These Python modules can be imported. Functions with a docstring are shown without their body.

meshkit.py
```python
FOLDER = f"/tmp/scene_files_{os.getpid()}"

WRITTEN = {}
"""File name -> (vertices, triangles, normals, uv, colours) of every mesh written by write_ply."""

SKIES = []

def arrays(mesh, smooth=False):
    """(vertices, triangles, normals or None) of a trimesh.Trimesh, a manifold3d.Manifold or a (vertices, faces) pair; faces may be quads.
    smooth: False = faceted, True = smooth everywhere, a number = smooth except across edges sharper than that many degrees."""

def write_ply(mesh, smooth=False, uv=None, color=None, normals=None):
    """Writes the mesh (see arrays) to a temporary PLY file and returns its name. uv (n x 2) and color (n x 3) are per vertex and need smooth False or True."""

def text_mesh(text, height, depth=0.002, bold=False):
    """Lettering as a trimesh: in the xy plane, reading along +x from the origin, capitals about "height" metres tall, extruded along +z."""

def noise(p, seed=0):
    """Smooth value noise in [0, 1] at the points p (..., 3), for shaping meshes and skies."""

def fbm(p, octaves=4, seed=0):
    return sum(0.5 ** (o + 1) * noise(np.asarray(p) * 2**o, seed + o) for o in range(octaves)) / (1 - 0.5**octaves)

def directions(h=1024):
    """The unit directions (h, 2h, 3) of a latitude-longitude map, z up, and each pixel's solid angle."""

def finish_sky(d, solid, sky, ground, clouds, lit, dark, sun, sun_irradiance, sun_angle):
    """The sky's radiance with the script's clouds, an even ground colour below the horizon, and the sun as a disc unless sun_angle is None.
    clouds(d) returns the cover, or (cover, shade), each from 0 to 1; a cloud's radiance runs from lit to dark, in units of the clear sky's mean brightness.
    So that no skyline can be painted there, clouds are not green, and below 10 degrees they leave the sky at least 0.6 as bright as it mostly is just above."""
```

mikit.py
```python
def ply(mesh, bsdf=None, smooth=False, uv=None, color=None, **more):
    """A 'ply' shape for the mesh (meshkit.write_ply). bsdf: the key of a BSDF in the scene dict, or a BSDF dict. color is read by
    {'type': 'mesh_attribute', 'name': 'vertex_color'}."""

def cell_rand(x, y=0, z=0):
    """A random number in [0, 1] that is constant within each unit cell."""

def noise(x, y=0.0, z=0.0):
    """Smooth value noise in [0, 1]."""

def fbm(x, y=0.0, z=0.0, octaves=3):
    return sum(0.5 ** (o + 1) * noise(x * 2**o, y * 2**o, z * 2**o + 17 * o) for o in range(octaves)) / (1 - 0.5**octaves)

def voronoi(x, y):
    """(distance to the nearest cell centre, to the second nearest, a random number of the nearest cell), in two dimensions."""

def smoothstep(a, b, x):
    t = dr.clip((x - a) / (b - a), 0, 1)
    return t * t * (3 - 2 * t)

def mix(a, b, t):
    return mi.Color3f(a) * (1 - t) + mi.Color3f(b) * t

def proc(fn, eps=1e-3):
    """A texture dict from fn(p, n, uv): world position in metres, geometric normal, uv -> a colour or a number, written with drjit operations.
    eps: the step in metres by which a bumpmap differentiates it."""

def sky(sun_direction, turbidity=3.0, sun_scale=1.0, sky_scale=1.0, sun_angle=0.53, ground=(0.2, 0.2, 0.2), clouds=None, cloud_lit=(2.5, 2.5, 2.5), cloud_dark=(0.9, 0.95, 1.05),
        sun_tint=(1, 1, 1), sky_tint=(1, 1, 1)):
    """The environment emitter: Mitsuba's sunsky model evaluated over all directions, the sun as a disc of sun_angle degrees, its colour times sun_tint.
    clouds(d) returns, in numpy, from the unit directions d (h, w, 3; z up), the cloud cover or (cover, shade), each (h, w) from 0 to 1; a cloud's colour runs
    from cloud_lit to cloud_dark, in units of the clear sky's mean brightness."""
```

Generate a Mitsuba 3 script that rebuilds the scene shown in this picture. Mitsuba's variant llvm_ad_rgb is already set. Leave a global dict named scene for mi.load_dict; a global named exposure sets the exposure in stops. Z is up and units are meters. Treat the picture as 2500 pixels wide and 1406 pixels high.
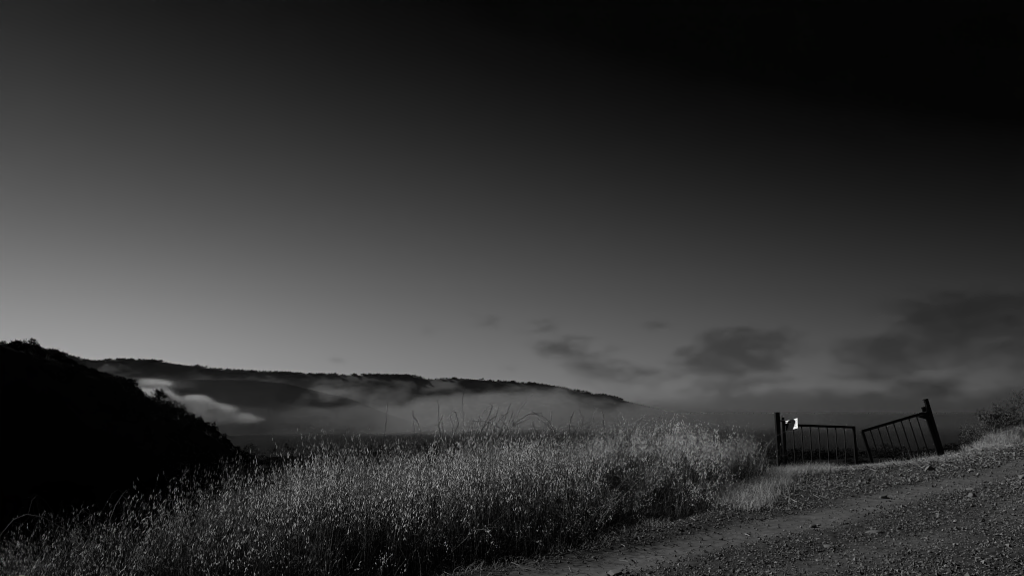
import math
import numpy as np
import trimesh
import mitsuba as mi
import mikit
import meshkit

T = mi.ScalarTransform4f
scene, labels = {}, {}

# ------------------------------------------------------------------ camera, sky, sun, exposure
PITCH = math.atan(297 / 1960.0)
scene['camera'] = {
    'type': 'perspective', 'fov': 2 * math.degrees(math.atan(1250 / 1960.0)), 'fov_axis': 'x',
    'near_clip': 0.1, 'far_clip': 60000.0,
    'to_world': T().look_at(origin=[0, 0, 0], target=[0, math.cos(PITCH), math.sin(PITCH)], up=[0, 0, 1]),
    'medium': {'type': 'ref', 'id': 'haze_air'},
}
exposure = 2.25
SUN = np.array([-0.82, 0.33, 0.47]); SUN /= np.linalg.norm(SUN)
SKY_MEAN = 0.0790          # mean radiance of the clear sky for this sun, the unit of cloud_lit
D_MAX = 175.0


def lin(d):
    d = np.clip(d, 0, 255) / 255.0
    return np.where(d <= 0.04045, d / 12.92, ((d + 0.055) / 1.055) ** 2.4)


def sky_grey(d):
    """Grey morning sky as red-filtered black-and-white film sees it: pale low towards the sun, near black high and away from it,
    with a few flat shaded clouds low over the valley."""
    e = np.clip(d[..., 2], 0, 1)
    h = np.maximum(np.hypot(d[..., 0], d[..., 1]), 1e-6)
    s = (d[..., 0] / h + 0.5 * np.clip(-d[..., 1] / h, 0, 1)) * np.clip(h * 1.5, 0, 1)
    g = 139 - 383 * e - 75.5 * s + 48 * e * s + 173 * e * e - 23.4 * s * s
    az, el = np.degrees(np.arctan2(d[..., 0], d[..., 1])), np.degrees(np.arcsin(e))
    g = np.clip(g + 14 * np.exp(-((az + 28) / 16) ** 2 - ((el - 4) / 6) ** 2), 0, 165)
    q = lambda a, b, k, seed, o: meshkit.fbm(np.stack([a, b, 0 * az + k], -1), o, seed) - 0.5
    wx, wy = q(az / 3.0, el / 1.3, 1.7, 14, 4), q(az / 3.0 + 9, el / 1.3, 4.2, 15, 4)
    n = q(az / 3.4 + 1.9 * wx, el / 1.25 + 1.7 * wy, 3.1, 4, 6)
    n2 = q(az / 1.0 + 1.5 * wx, el / 0.42 + 1.2 * wy, 7.7, 9, 5)
    field = 0 * az
    for a, b, ra, rb, w in ((4.6, 4.3, 3.8, 1.0, 0.9), (1.6, 6.0, 2.8, .7, .7), (-0.9, 6.3, 2.4, .8, .6), (9.5, 5.6, 3.0, .8, .5), (-6.0, 5.6, 1.6, .5, .35), (5.9, 2.7, 3.4, 1.0, 1.0), (9.0, 2.2, 4.5, .9, .6),
                            (16.6, 3.8, 5.4, 1.8, 1.15), (18.5, 2.0, 5.0, .8, .8), (13.5, 1.5, 3.0, .7, .8), (25.5, 3.6, 4.6, 1.8, 1.15), (30, 5.3, 5.2, 2.3, 1.15),
                            (27.5, 1.9, 4.8, 1.5, 1.1), (35, 3.0, 8, 3.2, 1.3), (47, 4, 9, 3.0, 1.0), (63, 5, 10, 3, .8), (22, 1.0, 9, .7, .9), (-12.3, 3.4, 1.5, .55, .5), (-.2, 2.9, .9, .35, .45)):
        field = np.maximum(field, w * np.exp(-((az - a) / ra) ** 2 - ((el - b) / rb) ** 2))
    v = 0.80 * field + 1.9 * n + 0.9 * n2
    c = np.clip((v - 0.15) / 1.25, 0, 1) * np.clip(field * 2.0, 0, 1)
    c = c * c * (3 - 2 * c)
    low = np.clip((az - 2) / 22, 0, 1) * np.exp(-(np.clip(el - 0.3 - 1.6 * n - 0.9 * n2, 0, None) / 0.9) ** 2)
    return g * (1 - 0.33 * c) * (1 - 0.60 * low)


def clouds(d):
    return 1.0, 1.0 - lin(sky_grey(d)) / lin(D_MAX)


LIT = float(lin(D_MAX)) / 2 ** exposure / SKY_MEAN
scene['sky'] = mikit.sky(SUN.tolist(), turbidity=3, sun_tint=(0.335 / 0.4437, 0.335 / 0.3471, 0.335 / 0.2282), clouds=clouds,
                         cloud_lit=(LIT, LIT, LIT), cloud_dark=(0, 0, 0), ground=(0.03, 0.03, 0.03))
rng = np.random.default_rng(11)


# ------------------------------------------------------------------ helpers
def grey(v):
    return {'type': 'rgb', 'value': [float(v)] * 3}


def diffuse(name, v, two=True):
    b = {'type': 'diffuse', 'reflectance': v if isinstance(v, dict) else grey(v)}
    scene[name] = {'type': 'twosided', 'bsdf': b} if two else b


def put(key, mesh, bsdf, smooth=False, label=None, category=None, group=None, kind=None, **more):
    scene[key] = mikit.ply(mesh, bsdf, smooth=smooth, **more)
    tag(key, label, category, group, kind)
    return key


def tag(key, label=None, category=None, group=None, kind=None):
    d = {k: v for k, v in (('label', label), ('category', category), ('group', group), ('kind', kind)) if v}
    if d:
        labels[key] = d


COUNT = {}


def numbered(name):
    n = COUNT.get(name, -1) + 1
    COUNT[name] = n
    return name if n == 0 else f'{name}_{n:03d}'


def grid_faces(nu, nv):
    i = np.arange(nu * nv).reshape(nu, nv)
    a, b, c, d = i[:-1, :-1].ravel(), i[1:, :-1].ravel(), i[1:, 1:].ravel(), i[:-1, 1:].ravel()
    return np.vstack([np.stack([a, b, c], 1), np.stack([a, c, d], 1)])


def join(parts):
    vs, fs, n = [], [], 0
    for v, f in parts:
        vs.append(v); fs.append(f + n); n += len(v)
    return np.vstack(vs), np.vstack(fs)


def tube(pts, r, sides=5):
    """A tapered tube along pts (n,3); r a number or one per point; closed ends."""
    p = np.asarray(pts, float); n = len(p); r = np.broadcast_to(r, n)
    t = np.gradient(p, axis=0); t /= np.linalg.norm(t, axis=1, keepdims=True) + 1e-12
    ref = np.array([0, 0, 1.0]) if abs(t[:, 2]).mean() < 0.8 else np.array([1.0, 0, 0])
    a = np.cross(t, ref); a /= np.linalg.norm(a, axis=1, keepdims=True) + 1e-12
    b = np.cross(t, a)
    q = np.arange(sides) * 2 * np.pi / sides
    v = p[:, None] + r[:, None, None] * (np.cos(q)[None, :, None] * a[:, None] + np.sin(q)[None, :, None] * b[:, None])
    v = v.reshape(-1, 3)
    i = np.arange(n * sides).reshape(n, sides); j = np.roll(i, -1, 1)
    f = np.vstack([np.stack([i[:-1].ravel(), j[:-1].ravel(), j[1:].ravel()], 1), np.stack([i[:-1].ravel(), j[1:].ravel(), i[1:].ravel()], 1)])
    v = np.vstack([v, p[:1], p[-1:]]); c0, c1 = n * sides, n * sides + 1
    f = np.vstack([f, np.stack([j[0], i[0], np.full(sides, c0)], 1), np.stack([i[-1], j[-1], np.full(sides, c1)], 1)])
    return v, f


def smooth(a, b, x):
    t = np.clip((x - a) / (b - a), 0, 1)
    return t * t * (3 - 2 * t)


def softplus(x, k=0.4):
    return k * np.logaddexp(0, x / k)


def nz(x, y, scale, seed=0, octaves=3):
    p = np.stack([np.asarray(x, float) / scale, np.asarray(y, float) / scale, np.zeros_like(np.asarray(x, float)) + 0.37], -1)
    return meshkit.fbm(p, octaves, seed) - 0.5


# ------------------------------------------------------------------ the lie of the land (metres, camera eye at the origin)
EDGE = np.array([(-60, -18), (-25, -2.5), (-10, 4.0), (-4.5, 6.4), (-0.82, 8.39), (0.13, 8.87), (1.21, 9.8), (2.09, 10.6), (2.89, 11.66), (3.99, 13.85), (5.14, 16.3),
                 (5.89, 16.55), (6.92, 16.6), (7.52, 16.74), (8.6, 16.95), (9.79, 17.8), (11.54, 19.7), (13.68, 21.81), (18, 26), (26, 36), (60, 80)], float)
TRACK = np.array([(-9, 1.5), (-3.0, 5.6), (0.85, 8.43), (2.61, 9.7), (3.6, 10.3), (4.5, 11.1), (6.05, 12.55), (7.6, 13.7), (12, 17.5), (20, 24)], float)


def dist_line(x, y, line):
    """(signed distance, x of the nearest point): positive on the right of the line's direction."""
    x, y = np.asarray(x, float), np.asarray(y, float)
    best, sign, nx = np.full(x.shape, 1e9), np.ones(x.shape), np.zeros(x.shape)
    for a, b in zip(line[:-1], line[1:]):
        d = b - a
        t = np.clip(((x - a[0]) * d[0] + (y - a[1]) * d[1]) / (d @ d), 0, 1)
        px, py = a[0] + t * d[0], a[1] + t * d[1]
        q = np.hypot(x - px, y - py)
        m = q < best
        best = np.where(m, q, best); nx = np.where(m, px, nx)
        sign = np.where(m, np.sign((y - a[1]) * -d[0] + (x - a[0]) * d[1]), sign)
    return best * np.where(sign == 0, 1, sign), nx


def plane(x, y):
    return -1.6 + 0.06 * x - 0.06 * softplus(-x, 0.8)


def land(x, y):
    """Height of the ground: a road bench, a grassy verge that falls away to the valley, and at the gate a low pad behind a sharp lip."""
    s, nx = dist_line(x, y, EDGE)
    t = -s
    w = smooth(5.0, 6.0, nx) * (1 - smooth(10.2, 11.6, nx))
    out = np.maximum(t, 0)
    grass = 0.16 * np.exp(-((out - 3.2) / 1.8) ** 2) * smooth(0, 1.2, out) - 0.52 * softplus(out - 5.2, 0.5)
    gate = 0.02 - 0.62 * smooth(0.15, 1.7, out) - 0.5 * softplus(out - 3.6, 0.4)
    bank = -0.22 * smooth(0, 1.2, out) - 0.55 * softplus(out - 2.2, 0.4)
    wb = smooth(10.2, 11.6, nx)
    off = grass * (1 - w - wb) + gate * w + bank * wb
    shoulder = -(0.053 * y + 0.35) - 0.02 * np.maximum(-x, 0) - 0.8 * softplus(y - 150, 8.0) - 0.9 * softplus(-x - 0.33 * y, 2.0) - 4.0 * smooth(40, 24, y) + 0.9 * nz(x, y, 22, 77) + 0.35 * nz(x, y, 6, 78)
    lip = 0.05 * np.exp(-((t + 0.25) / 0.35) ** 2)
    z = plane(x, y) + np.where(t > 0, off, 0) + lip + 0.10 * nz(x, y, 2.6, 3) * smooth(0.1, 1.5, out) + 0.06 * nz(x, y, 3.5, 5)
    return np.where(t > 3, np.maximum(z, shoulder), z)


def on(x, y):
    return float(land(np.array([x]), np.array([y]))[0])


# ------------------------------------------------------------------ materials (black-and-white: every colour is a grey)
def far_tone(p, n, uv):
    """Dark woods on the valley floor, thinning to paler grass on the upper slopes."""
    a = mikit.fbm(p.x * 0.011, p.y * 0.006, p.z * 0.02, 4)
    v = 0.004 + 0.006 * a + 0.13 * mikit.smoothstep(-40.0, 100.0, p.z) * mikit.smoothstep(0.25, 0.75, a)
    return mi.Color3f(mi.Float(v))


diffuse('dirt', {'type': 'mesh_attribute', 'name': 'vertex_color'})
diffuse('soil', 0.012)
diffuse('stone_pale', 0.17)
diffuse('stone_mid', 0.11)
diffuse('stone_dark', 0.055)
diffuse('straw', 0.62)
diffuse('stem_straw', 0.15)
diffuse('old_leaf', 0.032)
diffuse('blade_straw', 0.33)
diffuse('cane_bark', 0.06)
diffuse('cane_pale', 0.26)
diffuse('far_land', mikit.proc(far_tone))


def wood_tone(p, n, uv):
    return mi.Color3f(mi.Float(0.004 + 0.012 * mikit.fbm(p.x * 0.011, p.y * 0.006, p.z * 0.02, 4)))


diffuse('wooded_land', mikit.proc(wood_tone))
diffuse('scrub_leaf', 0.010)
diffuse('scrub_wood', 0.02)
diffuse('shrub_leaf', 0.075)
diffuse('dry_hill_grass', 0.05)
diffuse('paper', 0.82)
diffuse('ink', 0.05)
scene['black_paint'] = {'type': 'twosided', 'bsdf': {'type': 'roughplastic', 'diffuse_reflectance': grey(0.008), 'alpha': 0.25, 'int_ior': 1.35}}
diffuse('rusty_steel', 0.02)

# ------------------------------------------------------------------ ground and road
def axis(parts):
    out = [np.array([parts[0][0]])]
    for a, b, step in parts:
        n = max(1, int(round((b - a) / step)))
        out.append(np.linspace(a, b, n + 1)[1:])
    return np.concatenate(out)


gx = axis([(-90, -30, 3), (-30, -14, 1.2), (-14, 18, 0.22), (18, 40, 1.2), (40, 190, 4)])
gy = axis([(-30, -4, 3), (-4, 4, 0.6), (4, 26, 0.2), (26, 60, 0.8), (60, 170, 2), (170, 260, 6)])
X, Y = np.meshgrid(gx, gy, indexing='ij')
Z = land(X, Y)
S0, _ = dist_line(X, Y, EDGE)
Z = Z - 0.25 * smooth(0.15, 0.6, S0)            # the bed under the road sheet
Z = np.maximum(Z, -66 - 0 * Z)
put('ground', (np.stack([X, Y, Z], -1).reshape(-1, 3), grid_faces(len(gx), len(gy))), 'soil', smooth=True,
    label='dark sloping soil under the grass beside the gravel road', kind='structure')

rx = axis([(-9, 17.5, 0.036)])
ry = axis([(2.5, 6.2, 0.06), (6.2, 10, 0.026), (10, 14, 0.038), (14, 26, 0.06)])
X, Y = np.meshgrid(rx, ry, indexing='ij')
S, _ = dist_line(X, Y, EDGE)
TR, _ = dist_line(X, Y, TRACK)
TR2, _ = dist_line(X - 1.15, Y + 1.35, TRACK)


def rough(x, y, s, tr, tr2):
    wander = 0.35 * nz(x, y, 1.1, 31)
    k = 1 - 0.85 * np.exp(-((tr + wander) / 0.52) ** 4) - 0.45 * np.exp(-((tr2 + wander) / 0.4) ** 4)
    k = k * (0.55 + 0.9 * np.clip(nz(x, y, 1.6, 7) + 0.5, 0, 1))
    return np.clip(k, 0.08, 1.3)


RG = rough(X, Y, S, TR, TR2)
clod = np.maximum(nz(X, Y, 0.16, 13, 2) + 0.05, 0) * 0.035 + np.maximum(nz(X, Y, 0.07, 17, 1), -0.25) * 0.030 + np.maximum(nz(X, Y, 0.036, 19, 1), -0.3) * 0.026
Z = land(X, Y) + RG * clod + 0.03 * nz(X, Y, 0.6, 23) * RG - 0.02 * np.exp(-(TR / 0.5) ** 2) + 0.012 * nz(X, Y, 0.2, 41, 2)
Z = Z - 0.14 * smooth(0.02, 0.5, -S)            # the sheet dips under the ground at its outer edge
f = grid_faces(len(rx), len(ry))
keep = (S.ravel()[f] > -0.55).all(1) & (S.ravel()[f] < 12.5).all(1)
f = f[keep]
dust = 1 - np.clip(RG / 0.9, 0, 1)                      # packed pale dust where wheels run, darker loose dirt elsewhere
tone = (0.034 + 0.052 * dust) * (0.75 + 0.9 * np.clip(nz(X, Y, 0.45, 43) + 0.3, 0, 1)) * (0.7 + 1.2 * np.clip(nz(X, Y, 0.06, 47, 2) + 0.25, 0, 1))
used = np.unique(f); remap = np.zeros(X.size, int); remap[used] = np.arange(len(used))
put('road', (np.stack([X, Y, Z], -1).reshape(-1, 3)[used], remap[f]), 'dirt', smooth=True, color=np.repeat(tone.reshape(-1, 1)[used], 3, 1),
    label='rough gravel road rising to the right with smoother wheel tracks', kind='structure')


def road_z(x, y):
    s, _ = dist_line(x, y, EDGE); tr, _ = dist_line(x, y, TRACK)
    return land(x, y) - 0.02 * np.exp(-(tr / 0.5) ** 2)


# ------------------------------------------------------------------ stones
def stone(seed, flat=0.6, sub=2):
    r = np.random.default_rng(seed)
    m = trimesh.creation.icosphere(subdivisions=sub, radius=1.0)
    v = np.array(m.vertices)
    for _ in range(9):                                     # chip it with planes
        d = r.normal(size=3); d /= np.linalg.norm(d); c = r.uniform(0.55, 0.9)
        h = v @ d
        v = v - np.outer(np.maximum(h - c, 0), d)
    v = v * (1 + 0.10 * (meshkit.fbm(v * 2.3 + seed, 3, seed) - 0.5)[:, None])
    v = v * np.array([1.0, r.uniform(0.6, 0.9), flat])
    return v, np.array(m.faces)


# pebbles: one mesh, too many to count
cand = rng.uniform([-7, 6.2], [17, 25], (620000, 2))
s, _ = dist_line(cand[:, 0], cand[:, 1], EDGE); tr, _ = dist_line(cand[:, 0], cand[:, 1], TRACK); tr2, _ = dist_line(cand[:, 0] - 1.15, cand[:, 1] + 1.35, TRACK)
dens = rough(cand[:, 0], cand[:, 1], s, tr, tr2) * np.clip(13.0 / cand[:, 1], 0, 1.6) ** 1.5 * np.clip(0.25 + 1.4 * (nz(cand[:, 0], cand[:, 1], 0.8, 51) + 0.45), 0.1, 1.5)
ok = (s > -0.15) & (s < 9) & (rng.uniform(size=len(cand)) < dens * 0.46) & (np.abs(cand[:, 0]) < 0.72 * cand[:, 1])
pb = cand[ok]
iv = np.array([[1, 0, 0], [-1, 0, 0], [0, 1, 0], [0, -1, 0], [0, 0, 1], [0, 0, -1.0]]); jf = np.array([[0, 2, 4], [2, 1, 4], [1, 3, 4], [3, 0, 4], [2, 0, 5], [1, 2, 5], [3, 1, 5], [0, 3, 5]])
NV = 6
size = np.clip(0.0098 * np.exp(rng.normal(0, 0.42, len(pb))), 0.005, 0.032) * np.clip(pb[:, 1] / 11, 0.85, 1.5)
jit = iv[None] * rng.uniform(0.7, 1.25, (len(pb), NV, 1)) * rng.uniform(0.7, 1.3, (len(pb), 1, 3)) * size[:, None, None]
qa = rng.uniform(0, 6.28, len(pb)); jit = np.stack([jit[..., 0] * np.cos(qa)[:, None] - jit[..., 1] * np.sin(qa)[:, None], jit[..., 0] * np.sin(qa)[:, None] + jit[..., 1] * np.cos(qa)[:, None], 0.75 * jit[..., 2] + 0.4 * jit[..., 0]], -1)
pz = road_z(pb[:, 0], pb[:, 1]) + RG.mean() * 0.006
v = jit + np.stack([pb[:, 0], pb[:, 1], pz + size * 0.35], 1)[:, None]
for name, lo, hi, mat, lab in (('gravel', 0.0, 0.55, 'stone_mid', 'grey gravel strewn thickly over the road'), ('pale_gravel', 0.55, 0.72, 'stone_pale', 'paler bits of gravel scattered over the road'),
                               ('dark_gravel', 0.72, 1.0, 'stone_dark', 'darker bits of gravel scattered over the road')):
    pick = np.random.default_rng(3).uniform(size=len(pb)); m = (pick >= lo) & (pick < hi)
    vv = v[m]
    put(name, (vv.reshape(-1, 3), (jf[None] + NV * np.arange(m.sum())[:, None, None]).reshape(-1, 3)), mat, label=lab, kind='stuff')

# single rocks that can be picked out
ROCKS = [  # x, y, radius, flatness, yaw, material, label
    (7.86, 15.45, 0.115, 0.75, 0.3, 'stone_mid', 'largest rounded boulder at the far road edge before the leaning gate'),
    (5.45, 12.12, 0.07, 0.55, 0.1, 'stone_mid', 'blocky stone alone on the smooth wheel track'),
    (6.46, 11.6, 0.075, 0.6, 1.2, 'stone_mid', 'angular stone, nearer of two on the right of the road'),
    (6.85, 12.3, 0.07, 0.5, 2.2, 'stone_mid', 'low stone, farther of two on the right of the road'),
    (3.62, 9.97, 0.05, 0.7, 0.4, 'stone_mid', 'small stone on the near end of the smooth wheel track'),
    (4.05, 9.28, 0.11, 0.22, 0.2, 'stone_mid', 'flat slab half sunk in the middle of the road'),
    (3.30, 8.63, 0.09, 0.22, 0.5, 'stone_mid', 'low flat slab nearest the bottom edge of the road'),
    (1.00, 8.05, 0.085, 0.4, 0.2, 'stone_mid', 'domed rock at the bottom edge beside the grass'),
    (8.3, 13.35, 0.09, 0.7, 0.9, 'stone_mid', 'dark stone at the right edge of the picture on the road'),
]
for i, (x, y, r, fl, yaw, mat, lab) in enumerate(ROCKS):
    v, f_ = stone(100 + i, fl)
    c, s_ = math.cos(yaw), math.sin(yaw)
    v = v * r; v = np.stack([v[:, 0] * c - v[:, 1] * s_, v[:, 0] * s_ + v[:, 1] * c, v[:, 2]], 1)
    v = v + [x, y, float(road_z(np.array([x]), np.array([y]))[0]) + r * fl * 0.35]
    put(numbered('rock'), (v, f_), mat, smooth=35, label=lab, category='rock')
variants = [stone(200 + i, 0.5 + 0.06 * i, 1) for i in range(6)]
n = 0
while n < 40:
    x, y = rng.uniform(-1.5, 11), rng.uniform(7.4, 17)
    s, _ = dist_line(np.array([x]), np.array([y]), EDGE); tr, _ = dist_line(np.array([x]), np.array([y]), TRACK)
    if s[0] < 0.15 or x > 0.63 * y or (abs(tr[0]) < 0.6 and rng.uniform() < 0.8):
        continue
    v, f_ = variants[n % 6]
    r = rng.uniform(0.024, 0.048) * (y / 10) ** 0.5; a = rng.uniform(0, 6.28); c, s_ = math.cos(a), math.sin(a)
    v = v * r; v = np.stack([v[:, 0] * c - v[:, 1] * s_, v[:, 0] * s_ + v[:, 1] * c, v[:, 2]], 1) + [x, y, float(road_z(np.array([x]), np.array([y]))[0]) + r * 0.25]
    put(numbered('rock'), (v, f_), ['stone_mid', 'stone_pale', 'stone_mid', 'stone_dark'][n % 4], smooth=35,
        label='fist-sized loose stone lying among the gravel of the road', category='rock', group='loose stones scattered over the gravel road')
    n += 1


# ------------------------------------------------------------------ grass
def ribbons(base, height, lean, seg, width, droop=0.0, r=None):
    """Blades as two-sided ribbons: base (n,2), height (n), lean (n,2) the tip's offset, width (n) at the foot."""
    n = len(base); t = np.linspace(0, 1, seg + 1)
    x = base[:, None, :] + lean[:, None, :] * (t ** 2)[None, :, None]
    z = height[:, None] * (t - droop * t ** 3)[None]
    p = np.concatenate([x, z[..., None]], -1)
    a = r.uniform(0, 2 * np.pi, n); side = np.stack([np.cos(a), np.sin(a), 0 * a], 1)
    w = width[:, None] * np.linspace(1, 0.25, seg + 1)[None] * 0.5
    v = np.stack([p - side[:, None] * w[..., None], p + side[:, None] * w[..., None]], 2).reshape(-1, 3)
    i = (np.arange(n)[:, None] * (seg + 1) * 2 + np.arange(seg)[None] * 2).reshape(-1)
    f = np.vstack([np.stack([i, i + 1, i + 3], 1), np.stack([i, i + 3, i + 2], 1)])
    return v, f, p


def spindles(c, d, length, rad):
    """Little double cones (spikelets): centre c, direction d."""
    d = d / np.linalg.norm(d, axis=1, keepdims=True)
    a = np.cross(d, [0.3, 0.9, 0.2]); a /= np.linalg.norm(a, axis=1, keepdims=True); b = np.cross(d, a)
    ring = [a * math.cos(q) + b * math.sin(q) for q in (0, 2.094, 4.189)]
    v = np.stack([c + d * length[:, None] * 0.5] + [c + d * length[:, None] * 0.12 + k * rad[:, None] for k in ring] + [c - d * length[:, None] * 0.5], 1)
    f0 = np.array([[0, 1, 2], [0, 2, 3], [0, 3, 1], [4, 2, 1], [4, 3, 2], [4, 1, 3]])
    return v.reshape(-1, 3), (f0[None] + 5 * np.arange(len(c))[:, None, None]).reshape(-1, 3)


def oat_clump(seed, stalks=13, tall=0.95, spread=0.17, leaves=40):
    r = np.random.default_rng(seed)
    base = r.normal(0, spread, (stalks, 2)); h = tall * r.uniform(0.55, 1.12, stalks)
    lean = r.normal(0, 0.14, (stalks, 2)) + [0.05, 0.0]
    sv, sf, p = ribbons(base, h, lean, 6, r.uniform(0.0032, 0.0048, stalks), r=r)
    lb = r.normal(0, spread, (leaves, 2))
    lv, lf, _ = ribbons(lb, tall * r.uniform(0.25, 0.8, leaves), r.normal(0, 0.15, (leaves, 2)), 4, r.uniform(0.006, 0.012, leaves), droop=0.3, r=r)
    cs, ds = [], []
    for i in range(stalks):
        if r.uniform() > 0.7:
            continue
        k = r.integers(4, 10); u = r.uniform(0.66, 1.0, k)
        top = np.stack([np.interp(u, np.linspace(0, 1, 7), p[i, :, j]) for j in range(3)], 1)
        ang = r.uniform(0, 6.28, k); reach = r.uniform(0.005, 0.06, k) * (1.25 - u) * 2.4
        c = top + np.stack([np.cos(ang) * reach, np.sin(ang) * reach, -0.3 * reach], 1)
        cs.append(c); ds.append(np.stack([np.cos(ang) * 0.25, np.sin(ang) * 0.25, -np.ones(k)], 1) + r.normal(0, 0.2, (k, 3)))
    c, d = np.vstack(cs), np.vstack(ds)
    hv, hf = spindles(c, d, r.uniform(0.026, 0.050, len(c)), r.uniform(0.0034, 0.0058, len(c)))
    return (hv, hf), (sv, sf), (lv, lf)


def tuft(seed, blades=70, tall=0.2, spread=0.13):
    r = np.random.default_rng(seed)
    v, f, _ = ribbons(r.normal(0, spread, (blades, 2)), tall * r.uniform(0.4, 1.1, blades), r.normal(0, 0.07, (blades, 2)), 3, r.uniform(0.003, 0.0055, blades), droop=0.15, r=r)
    return v, f


N_OAT, N_TUFT = 12, 6
for i in range(N_OAT):
    heads, stems, low = oat_clump(500 + i)
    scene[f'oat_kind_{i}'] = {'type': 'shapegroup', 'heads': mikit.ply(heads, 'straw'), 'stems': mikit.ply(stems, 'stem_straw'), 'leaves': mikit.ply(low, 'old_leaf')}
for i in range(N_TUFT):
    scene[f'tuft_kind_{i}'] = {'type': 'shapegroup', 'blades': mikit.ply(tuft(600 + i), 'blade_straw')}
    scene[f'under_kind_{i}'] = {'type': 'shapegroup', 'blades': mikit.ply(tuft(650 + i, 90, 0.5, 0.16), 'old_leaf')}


def place(name, kind, x, y, z, yaw, sc, lean=0.0, la=0.0):
    m = T().translate([float(x), float(y), float(z)]).rotate([math.cos(la), math.sin(la), 0], math.degrees(lean)).rotate([0, 0, 1], math.degrees(yaw)).scale([float(sc[0]), float(sc[0]), float(sc[1])])
    scene[name] = {'type': 'instance', 'group': {'type': 'ref', 'id': kind}, 'to_world': m}


cell = 0.2
cx, cy = np.meshgrid(np.arange(-13.5, 6.5, cell), np.arange(4.2, 21, cell), indexing='ij')
cx = cx.ravel() + rng.uniform(-0.1, 0.1, cx.size); cy = cy.ravel() + rng.uniform(-0.1, 0.1, cy.size)
s, nx = dist_line(cx, cy, EDGE); t = -s
ok = (t > 0.12) & (t < 6.6) & (nx < 5.0) & (np.abs(cx) < 0.70 * cy + 0.6)
cx, cy, t, nx = cx[ok], cy[ok], t[ok], nx[ok]
cz = land(cx, cy)
patch = nz(cx, cy, 1.7, 61) * 2
fine = nz(cx, cy, 0.55, 63) * 2
tallness = (0.40 + 0.60 * smooth(0.1, 0.8, t + 0.4 * patch - 1.3 * smooth(0.8, 2.6, nx))) * (1 + 0.30 * patch + 0.34 * fine) * np.interp(nx, [-12, -5, -4.2, -3.2, -2.5, -1.9, -1.3, -0.7, 0.7, 1.5, 3.2], [0.60, 0.70, 0.80, 0.98, 1.07, 1.14, 1.20, 1.08, 1.10, 1.08, 1.0])
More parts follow.
